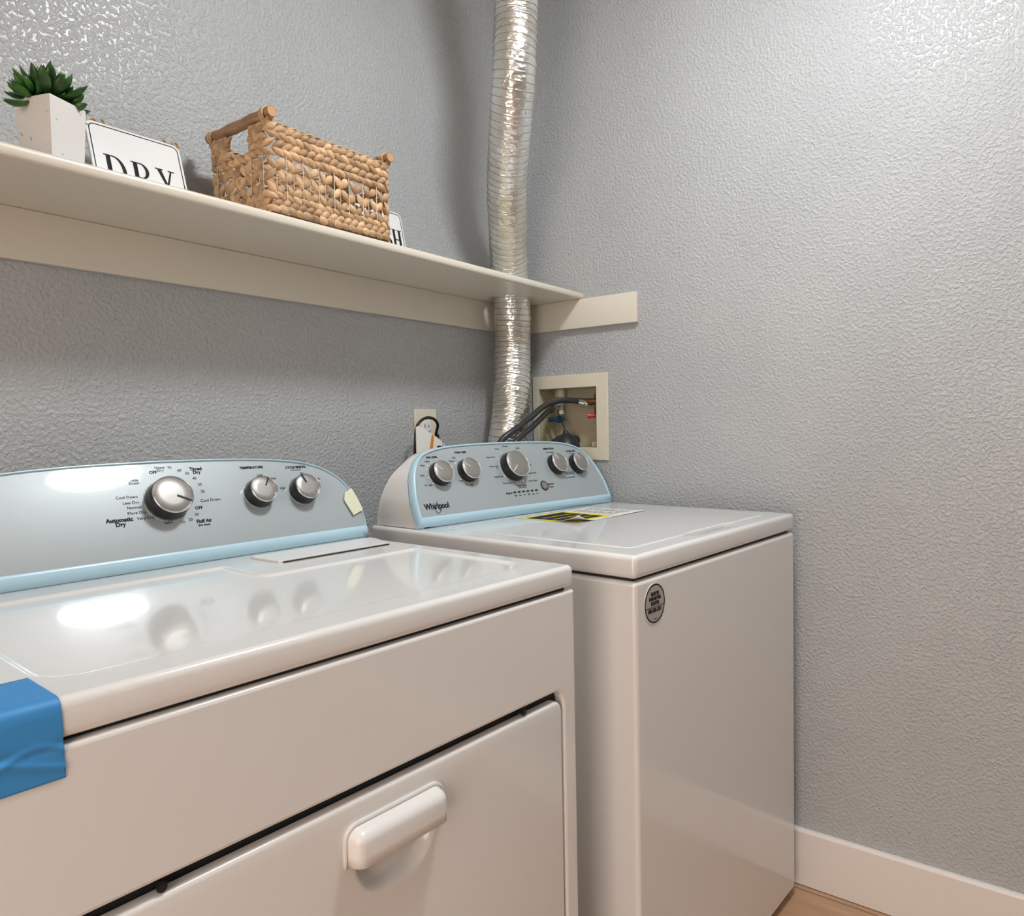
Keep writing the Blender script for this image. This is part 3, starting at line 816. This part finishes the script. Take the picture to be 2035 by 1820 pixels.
# swoosh ring around the p
ro = Matrix.Translation((.0760, .0415, 0)) @ Matrix.Rotation(math.radians(62), 4, 'Z')
N = 40; V = []; F = []
for i in range(N+1):
    a = math.radians(25+310*i/N); th = .0012*math.sin(PI*i/N)+.0002
    for rr2 in (-1, 1):
        p = ro @ Vector(((.0165+rr2*th*.5)*math.cos(a), (.0085+rr2*th*.5)*math.sin(a), 0)); V.append(MW @ Vector((p.x, p.y, .0005)))
F = [(2*i, 2*i+1, 2*i+3, 2*i+2) for i in range(N)]
L.add(V, F)
L.build('panel_lettering', INK, washer, None, fixn=False)
L = MB()
for (cu_, cs, Rr, angs) in ((.1065, .1160, .034, (135, 155, 190, 218, 110)), (.1915, .1190, .034, (110, 140, 215, 250, 330, 0)), (.3420, .1208, .044, (60, 85, 110, 145, 180, 210, 240, 270, 300, 330, 20)), (.5035, .1182, .034, (100, 45, 0, 300)), (.5885, .1155, .034, (110, 50))):
    for a in angs: L.mesh(plate_mesh([ellipse(cu_+Rr*math.cos(math.radians(a)), cs+Rr*math.sin(math.radians(a)), .0016, .0016, 10)], .0001, .0006, M=MW))
L.build('dial_marks', WHITEINK, washer, None)
bow(washer, MW, SKIP)
# round register sticker on the front
TS = Matrix.Translation((.059, 0, .829)) @ XZ(0)
q = MB(); q.mesh(plate_mesh([ellipse(0, 0, .0345, .0350)], .0002, .0008, M=TS)); st = q.build('round_sticker', PAPER, washer, None); st['label'] = 'round register sticker'
q = MB(); q.mesh(plate_mesh([ellipse(0, 0, .0300, .0305)], .0008, .0010, M=TS)); q.build('sticker_face', STICKER, st, None)
q = MB(); q.mesh(plate_mesh([ellipse(0, 0, .0328, .0333), ellipse(0, 0, .0303, .0308)], .0008, .0012, M=TS))
q.mesh(plate_mesh([[(-.029, -.0060), (.029, -.0060), (.029, -.0050), (-.029, -.0050)]], .0010, .0013, M=TS))
for b_, y, w in (('REGISTER', .0165, .9), ('ENREGISTRER', .0085, .9), ('REGISTRE', .0003, .9)): q.mesh(text_mesh(b_, 0, y, .0082, .0012, bold=.0004, sx=w*.85, M=TS))
q.mesh(text_mesh('800-500-3301', 0, -.0115, .0098, .0012, bold=.0004, sx=.80, M=TS))
q.mesh(plate_mesh([[(-.005, -.0265), (.006, -.0265), (.006, -.0255), (-.005, -.0255)]], .0010, .0013, M=TS))
q.build('sticker_printing', INK, st, None, fixn=False)

# warning label sheet lying on the washer lid
wl = thing('warning_label', 'peeling yellow, black and white warning sheet lying on the washer lid', 'label', washer.location, washer.rotation_euler.z)
wl.location = (washer.location.x, washer.location.y, 0)
Zl = WH+.0014
sh = MB(); nx, ny = 30, 20; V = []; F = []
for j in range(ny+1):
    for i in range(nx+1):
        s_, t_ = i/nx, j/ny
        x = .262+.283*s_ + .012*(1-t_); y = .312+.168*t_
        # front left corner peels up
        d = max(0, 1-math.hypot((s_-.0)/.24, (t_)/.42)); z = Zl+.018*d*d + .0015*max(0, .12-t_)*s_*8
        V.append((x, y-.0*d, z))
for j in range(ny):
    for i in range(nx):
        a = j*(nx+1)+i; F.append((a, a+1, a+nx+2, a+nx+1))
sh.add(V, F); shp = sh.build('sheet', PAPER, wl, 60)
md = shp.modifiers.new('thickness', 'SOLIDIFY'); md.thickness = .0003
def on_label(poly, z0): return plate_mesh([poly], Zl+z0, Zl+z0+.0002)
q = MB(); q.mesh(on_label([(.270, .352), (.300, .330), (.430, .322), (.432, .476), (.265, .476)], .0004)); q.build('yellow_border', YELLOW, wl, None)
q = MB(); q.mesh(on_label([(.280, .362), (.310, .342), (.408, .338), (.412, .462), (.275, .462)], .0007)); q.build('black_block', INK, wl, None)
q = MB()
for i in range(3): q.mesh(on_label([(.290, .362+i*.031), (.398, .360+i*.031), (.398, .363+i*.031), (.290, .365+i*.031)], .0010))
q.build('block_lines', YELLOW, wl, None)
q = MB()
for i in range(8):
    for k in range(2): q.mesh(on_label([(.445+k*.05, .345+i*.015), (.485+k*.05-.004*(i % 3), .345+i*.015), (.485+k*.05-.004*(i % 3), .3485+i*.015), (.445+k*.05, .3485+i*.015)], .0006))
q.build('fine_print', GREYINK, wl, None)

# ------------------------------------------------------------------ succulent in square pot
pot = thing('potted_succulent', 'green artificial succulent in a tall square white pot on the shelf', 'potted plant', (-1.3640, -.2000, SZ+.0002), math.radians(22))
q = MB(); w, hp = .062, .0985; ti = .004
def sq(o, z): return [(o, o, z), (w-o, o, z), (w-o, w-o, z), (o, w-o, z)]
rg = [sq(.004, 0), sq(.0025, .03), sq(.0, hp-.0015), sq(.0008, hp), sq(.0055, hp), sq(.006, hp-.02)]
V = [v for r in rg for v in r]; F = [(4*k+i, 4*k+(i+1) % 4, 4*k+4+(i+1) % 4, 4*k+4+i) for k in range(5) for i in range(4)] + [(0, 1, 2, 3), (20, 21, 22, 23)]
q.add(V, F); q.build('pot', POT, pot, None)
q = MB(); q.box((.0062, .0062, hp-.019), (w-.0062, w-.0062, hp-.006), .002); q.build('soil', SOIL, pot, None)
def rosette(c, tilt, R, n, seed):
    rnd = random.Random(seed); q = MB()
    T = Matrix.Translation(c) @ Matrix.Rotation(tilt[1], 4, 'Z') @ Matrix.Rotation(tilt[0], 4, 'Y')
    for i in range(n):
        f = i/(n-1); az = i*2.39996; el = math.radians(78-72*f**.8+rnd.uniform(-6, 6))
        Ln = R*(.55+.5*f)*rnd.uniform(.9, 1.1)
        d = Vector((math.cos(az)*math.cos(el), math.sin(az)*math.cos(el), math.sin(el)))
        nrm = Vector((-math.cos(az)*math.sin(el), -math.sin(az)*math.sin(el), math.cos(el)))
        base = Vector((0, 0, .006*(1-f)))
        cc = base + d*(Ln*.5+.002)
        # leaf: widest near tip then pointed
        R_ = []; rings = 8; seg = 8
        sd = d.cross(nrm)
        for k in range(rings):
            t = k/(rings-1); wv = (.30+.70*math.sin(PI*min(t/1.15, 1)**1.3)) if t < .8 else (.30+.70*math.sin(PI*(t/1.15)**1.3))*(1-(t-.8)/.205)
            wv = max(wv, .03)
            o = base + d*(t*Ln+.001) + nrm*(.10*Ln*math.sin(PI*t) * -1 + .18*Ln*t*t)
            R_.append([q.bm.verts.new(T @ (o + sd*math.cos(2*PI*a/seg)*Ln*.155*wv + nrm*math.sin(2*PI*a/seg)*Ln*.075*wv)) for a in range(seg)])
        for k in range(rings-1):
            for a in range(seg): q.bm.faces.new((R_[k][a], R_[k][(a+1) % seg], R_[k+1][(a+1) % seg], R_[k+1][a]))
        q.bm.faces.new(R_[0][::-1]); q.bm.faces.new(R_[-1])
    q.tube([T @ Vector((0, 0, -.018)), T @ Vector((0, 0, .004))], .003, 8)
    q.build('leaf_rosette', LEAF, pot, 60)
rosette((.028, .030, hp+.010), (.05, 0), .052, 36, 1)
rosette((.013, .040, hp+.004), (-.75, -.5), .042, 26, 2)
rosette((.050, .024, hp+.001), (.80, -.35), .036, 26, 3)
rosette((.034, .048, hp+.000), (.5, 1.5), .034, 22, 4)

# ------------------------------------------------------------------ enamel signs
def glyph(ch):
    """serif capitals as polygons in a unit-height box; returns list of ([outline, holes...]) and width"""
    sf = .035
    def arc(cx, cy, rx, ry, a0, a1, n=14): return [(cx+rx*math.cos(math.radians(a0+(a1-a0)*i/n)), cy+ry*math.sin(math.radians(a0+(a1-a0)*i/n))) for i in range(n+1)]
    def stem(x, w=.165): return [[(x, 0), (x+w, 0), (x+w, 1), (x, 1)], [(x-.08, 0), (x+w+.08, 0), (x+w+.08, sf), (x-.08, sf)], [(x-.08, 1-sf), (x+w+.08, 1-sf), (x+w+.08, 1), (x-.08, 1)]]
    if ch == 'D':
        return [[s] for s in stem(.08)] + [[[(.16, 0)] + arc(.36, .5, .44, .5, -90, 90) + [(.16, 1)], [(.2, sf)] + arc(.34, .5, .31, .5-sf, -90, 90) + [(.2, 1-sf)]]], .88
    if ch == 'R':
        return [[s] for s in stem(.08)] + [[[(.16, .47)] + arc(.38, .735, .30, .265, -90, 90) + [(.16, 1)], [(.2, .47+sf)] + arc(.36, .735, .18, .265-sf, -90, 90) + [(.2, 1-sf)]], [[(.34, .49), (.66, 0), (.84, 0), (.84, sf), (.78, sf), (.48, .50)]]], .86
    if ch == 'Y':
        return [[[(.30, 0), (.43, 0), (.43, .45), (.30, .45)]], [[(.2, 0), (.53, 0), (.53, sf), (.2, sf)]], [[(.30, .44), (.43, .40), (.20, 1), (.03, 1)]], [[(.36, .46), (.43, .42), (.66, 1), (.59, 1)]], [[(-.04, 1-sf), (.28, 1-sf), (.28, 1), (-.04, 1)]], [[(.50, 1-sf), (.76, 1-sf), (.76, 1), (.50, 1)]]], .76
    if ch == 'H':
        return [[s] for s in stem(.08)+stem(.50)] + [[[(.15, .48), (.55, .48), (.55, .53), (.15, .53)]]], .74
    if ch == 'W':
        return [[[(.02, 1), (.18, 1), (.40, .0), (.31, .0)]], [[(.31, 0), (.37, 0), (.60, 1), (.54, 1)]], [[(.46, 1), (.62, 1), (.84, 0), (.75, 0)]], [[(.75, 0), (.81, 0), (1.06, 1), (1.0, 1)]], [[(-.06, 1-sf), (.28, 1-sf), (.28, 1), (-.06, 1)]], [[(.90, 1-sf), (1.14, 1-sf), (1.14, 1), (.90, 1)]], [[(.40, 1-sf), (.70, 1-sf), (.70, 1), (.40, 1)]]], 1.14
    if ch == 'A':
        return [[[(.02, 0), (.09, 0), (.42, 1), (.36, 1)]], [[(.34, 1), (.44, 1), (.80, 0), (.63, 0)]], [[(.18, .33), (.60, .33), (.60, .38), (.18, .38)]], [[(-.05, 0), (.2, 0), (.2, sf), (-.05, sf)]], [[(.54, 0), (.88, 0), (.88, sf), (.54, sf)]]], .86
    if ch == 'S':
        cl = [Vector((x, y, 0)) for x, y in ((.52, .80), (.42, .95), (.24, .95), (.11, .80), (.16, .62), (.34, .50), (.50, .36), (.51, .18), (.36, .045), (.18, .05), (.07, .22))]
        c = catmull(cl, 5); n = len(c); A = []; B = []
        for i in range(n):
            t = (c[min(i+1, n-1)]-c[max(i-1, 0)]).normalized(); nn = Vector((-t.y, t.x, 0)); wd = .025+.055*math.sin(PI*i/(n-1))**2
            A.append(c[i]+nn*wd); B.append(c[i]-nn*wd)
        P = [(v.x, v.y) for v in A]+[(v.x, v.y) for v in reversed(B)]
        return [[P], [[(.50, .74), (.55, .74), (.55, .98), (.51, .98)]], [[(.04, .02), (.08, .02), (.09, .28), (.04, .28)]]], .6

def enamel_sign(label, word, xc, ytop, ybot, wdt, hgt, txt_h, txt_y, roll_, gap, sx=.78):
    t = thing('hanging_sign', label, 'sign', (xc, ybot, SZ+.0045))
    lean = math.atan2(ytop-ybot, hgt)
    t.rotation_euler = (-lean, roll_, 0)
    me = plate_mesh([rrect(-wdt/2, 0, wdt/2, hgt, .013, 7)], 0, .005, .0012, M=XZ(0)); link_mesh('sign_board', me, ENAMEL, t, 40)
    w1 = .0045
    me = plate_mesh([rrect(-wdt/2+w1, w1, wdt/2-w1, hgt-w1, .010, 7), rrect(-wdt/2+w1+.0016, w1+.0016, wdt/2-w1-.0016, hgt-w1-.0016, .0086, 7)], .0050, .0053, M=XZ(0)); link_mesh('border_line', me, INK, t)
    q = MB(); x = 0; parts = []
    for ch in word:
        g, wd = glyph(ch); parts.append((g, x)); x += wd+gap
    tot = (x-gap)
    for g, xo in parts:
        for outl in g:
            q.mesh(plate_mesh([[((px+xo-tot/2)*txt_h*sx, txt_y+py*txt_h) for px, py in o] for o in outl], .0050, .0055, M=XZ(0)))
    q.build('lettering', INK, t, None, fixn=False)
    return t
sg = enamel_sign('white enamel sign reading DRY beside the potted succulent', 'DRY', -1.1770, -.050, -.092, .161, .137, .055, .024, 0.0, .15)
for (cx, pts) in ((-.062, [(-.006, 0), (-.003, .008), (.003, .010), (.005, .002)]), (.066, [(-.008, .012), (-.002, .004), (.0, .0), (.003, .006), (.010, .011)])):
    q = MB(); q.tube(catmull([(cx+a, .003, .136+c) for a, c in pts], 5), .0018, 8)
    q.tube(catmull([(cx+.012, .002, .134), (cx+.017, .001, .143), (cx+.015, .003, .150)], 5), .0020, 8)
    q.tube(catmull([(cx, .006, .134), (cx-.001, .003, .141), (cx+.002, .0, .134)], 5), .0020, 8); q.build('twine_knot', TWINE, sg)
enamel_sign('white enamel sign reading WASH, mostly hidden behind the woven basket', 'WASH', -.6240, -.050, -.078, .170, .137, .050, .041, 0.0, .07, .84)

# ------------------------------------------------------------------ woven basket
BX0, BX1, BY0, BY1, BZ = -1.031, -.752, -.2345, -.060, SZ+.001
bk = thing('woven_basket', 'tan woven rectangular basket with wooden rod handles on the shelf', 'basket', (BX0, BY0, BZ))
bw, bd = BX1-BX0, BY1-BY0
rnd = random.Random(5)
def perim(s):
    """point, tangent, normal on rounded rectangle path at arc length s"""
    r = .012; L1 = bw-2*r; L2 = bd-2*r; A = PI*r/2; tot = 2*(L1+L2)+4*A; s = s % tot
    segs = [(L1, 'l', (r, 0), (1, 0)), (A, 'a', (bw-r, r), -90), (L2, 'l', (bw, r), (0, 1)), (A, 'a', (bw-r, bd-r), 0), (L1, 'l', (bw-r, bd), (-1, 0)), (A, 'a', (r, bd-r), 90), (L2, 'l', (0, bd-r), (0, -1)), (A, 'a', (r, r), 180)]
    for sgm in segs:
        if s <= sgm[0]:
            if sgm[1] == 'l':
                p = Vector((sgm[2][0]+sgm[3][0]*s, sgm[2][1]+sgm[3][1]*s, 0)); t = Vector((*sgm[3], 0))
            else:
                a = math.radians(sgm[3]) + s/r; p = Vector((sgm[2][0]+r*math.cos(a), sgm[2][1]+r*math.sin(a), 0)); t = Vector((-math.sin(a), math.cos(a), 0))
            return p, t, Vector((t.y, -t.x, 0))
        s -= sgm[0]
    return Vector((r, 0, 0)), Vector((1, 0, 0)), Vector((0, -1, 0))
TOT = 2*(bw-.024+bd-.024)+2*PI*.012
q = MB()
Lf0 = 2*(bw-.024)+(bd-.024)+3*PI*.006      # start of left side in arc length
Rt0 = (bw-.024)+PI*.006
# plaited ropes
def in_cut(s, z):     # handle openings in the short sides
    for s0 in (Rt0, Lf0):
        m_ = s0+(bd-.024)/2
        if abs(s-m_) < .034 and .112 < z < .158: return True
    return False
ropes = [(.0085, 1), (.0190, -1), (.0300, 1), (.1070, 1), (.1210, -1), (.1345, 1), (.1475, -1)]
UPV = Vector((0, 0, 1))
for z, sg_ in ropes:
    step = .0172; n = int(TOT/step); off = rnd.uniform(0, step)
    for i in range(n):
        s = (i*TOT/n+off) % TOT; p, t, nn = perim(s)
        if in_cut(s, z): continue
        an = math.radians(sg_*rnd.uniform(-34, -20)*(.3 if z < .01 else 1))
        d = t*math.cos(an)+UPV*math.sin(an)+nn*rnd.uniform(-.08, .08)
        q.petal(p+nn*.001+UPV*(z+rnd.uniform(-.001, .001)), d, nn, .0315*rnd.uniform(.92, 1.1), .0140*rnd.uniform(.85, 1.12), .0112, 8, 9, .0028, 1.05)
# open crossing petals in the middle band
rows = [.0435, .0655, .0875]
step = .0345; n = int(TOT/step)
for ri, z in enumerate(rows):
    for i in range(n):
        s = ((i+.5*(ri % 2))*TOT/n) % TOT
        for sg_, an0, wd in ((-1, -58, .0128), (1, 48, .0146)):
            p, t, nn = perim((s+sg_*.0074) % TOT)
            an = math.radians(an0+rnd.uniform(-9, 9))
            d = t*math.cos(an)+UPV*math.sin(an)
            q.petal(p+nn*rnd.uniform(.0, .003)+UPV*(z+rnd.uniform(-.0015, .0015)), d, nn, .0295*rnd.uniform(.92, 1.08), wd*rnd.uniform(.9, 1.15), .0072, 8, 9, .0035, 1.0)
        p, t, nn = perim((s+.015) % TOT)      # link strand behind
        q.petal(p-nn*.003+UPV*(z+.002*rnd.uniform(-1, 1)), t+UPV*rnd.uniform(-.3, .3), nn, .018, .0045, .004, 6, 5)
# tight rows around the handle openings (jambs)
for s0 in (Rt0, Lf0):
    mid = s0+(bd-.024)/2
    for k in range(8):
        zz = .110+k*.0065
        for sd in (-1, 1):
            for h_ in (.040, .052, .064):
                p, t, nn = perim((mid+sd*h_) % TOT)
                q.petal(p+nn*.001+UPV*(zz+rnd.uniform(-.001, .001)), t+UPV*rnd.uniform(-.15, .15), nn, .022, .0085, .0120, 8, 6, .001)
q.build('woven_body', WEAVE, bk, 70, fixn=False)
# rim cords
q = MB()
for y in (-.001, bd+.001):
    q = MB()
    for ph in (0, PI):
        q.tube([(.004+(bw-.008)*i/90, y+.0017*math.sin(i*.55+ph), .1565+.0017*math.cos(i*.55+ph)+.002*math.cos(PI*(i/90-.5))*0) for i in range(91)], .0018, 6)
    q.build('rim_cord', WEAVE, bk, 70)
# vertical wires
n = int(TOT/.0175)
for i in range(n):
    p, t, nn = perim(i*TOT/n)
    if in_cut((i*TOT/n) % TOT, .13): continue
    a = p+nn*.0062 if i % 2 else p+nn*.002
    q = MB(); q.tube([a+UPV*.004, a+UPV*.102], .00075, 6); q.build('upright_wire', WIRE, bk, 60)
q = MB(); q.box((.006, .006, .001), (bw-.006, bd-.006, .005), .001); q.build('basket_bottom', WEAVE, bk)
for x in (0, bw):
    q = MB(); q.tube([(x+.0008*math.sin(i*1.3), -.010+(bd+.020)*i/14, .1700+.0006*math.sin(i*2.1)) for i in range(15)], [.0098+.0005*math.sin(i*1.7) for i in range(15)], 20)
    rodo = q.build('handle_rod', ROD, bk, 40)
    for y in (-.0103, bd+.0103): q = MB(); q.tube([(x, y-.0003, .17), (x, y+.0003, .17)], .0086, 20); q.build('rod_end', RODEND, rodo)
    for yc in (.006, bd-.006):
        q = MB()
        for k in range(4):
            yy = yc+(k-1.5)*.0026
            q.tube([(x+.0118*math.cos(a), yy+.0006*math.sin(3*a), .168+.0125*math.sin(a)) for a in [2*PI*i/20 for i in range(21)]], .0016, 6, False)
        for k in range(3):
            q.petal((x-.001, yc+(k-1)*.006, .156), (0, .35*(k-1), 1), (-1 if x == 0 else 1, 0, 0), .022, .008, .014, 8, 6)
        q.build('rod_wrap', WEAVE, bk, 70, fixn=False)
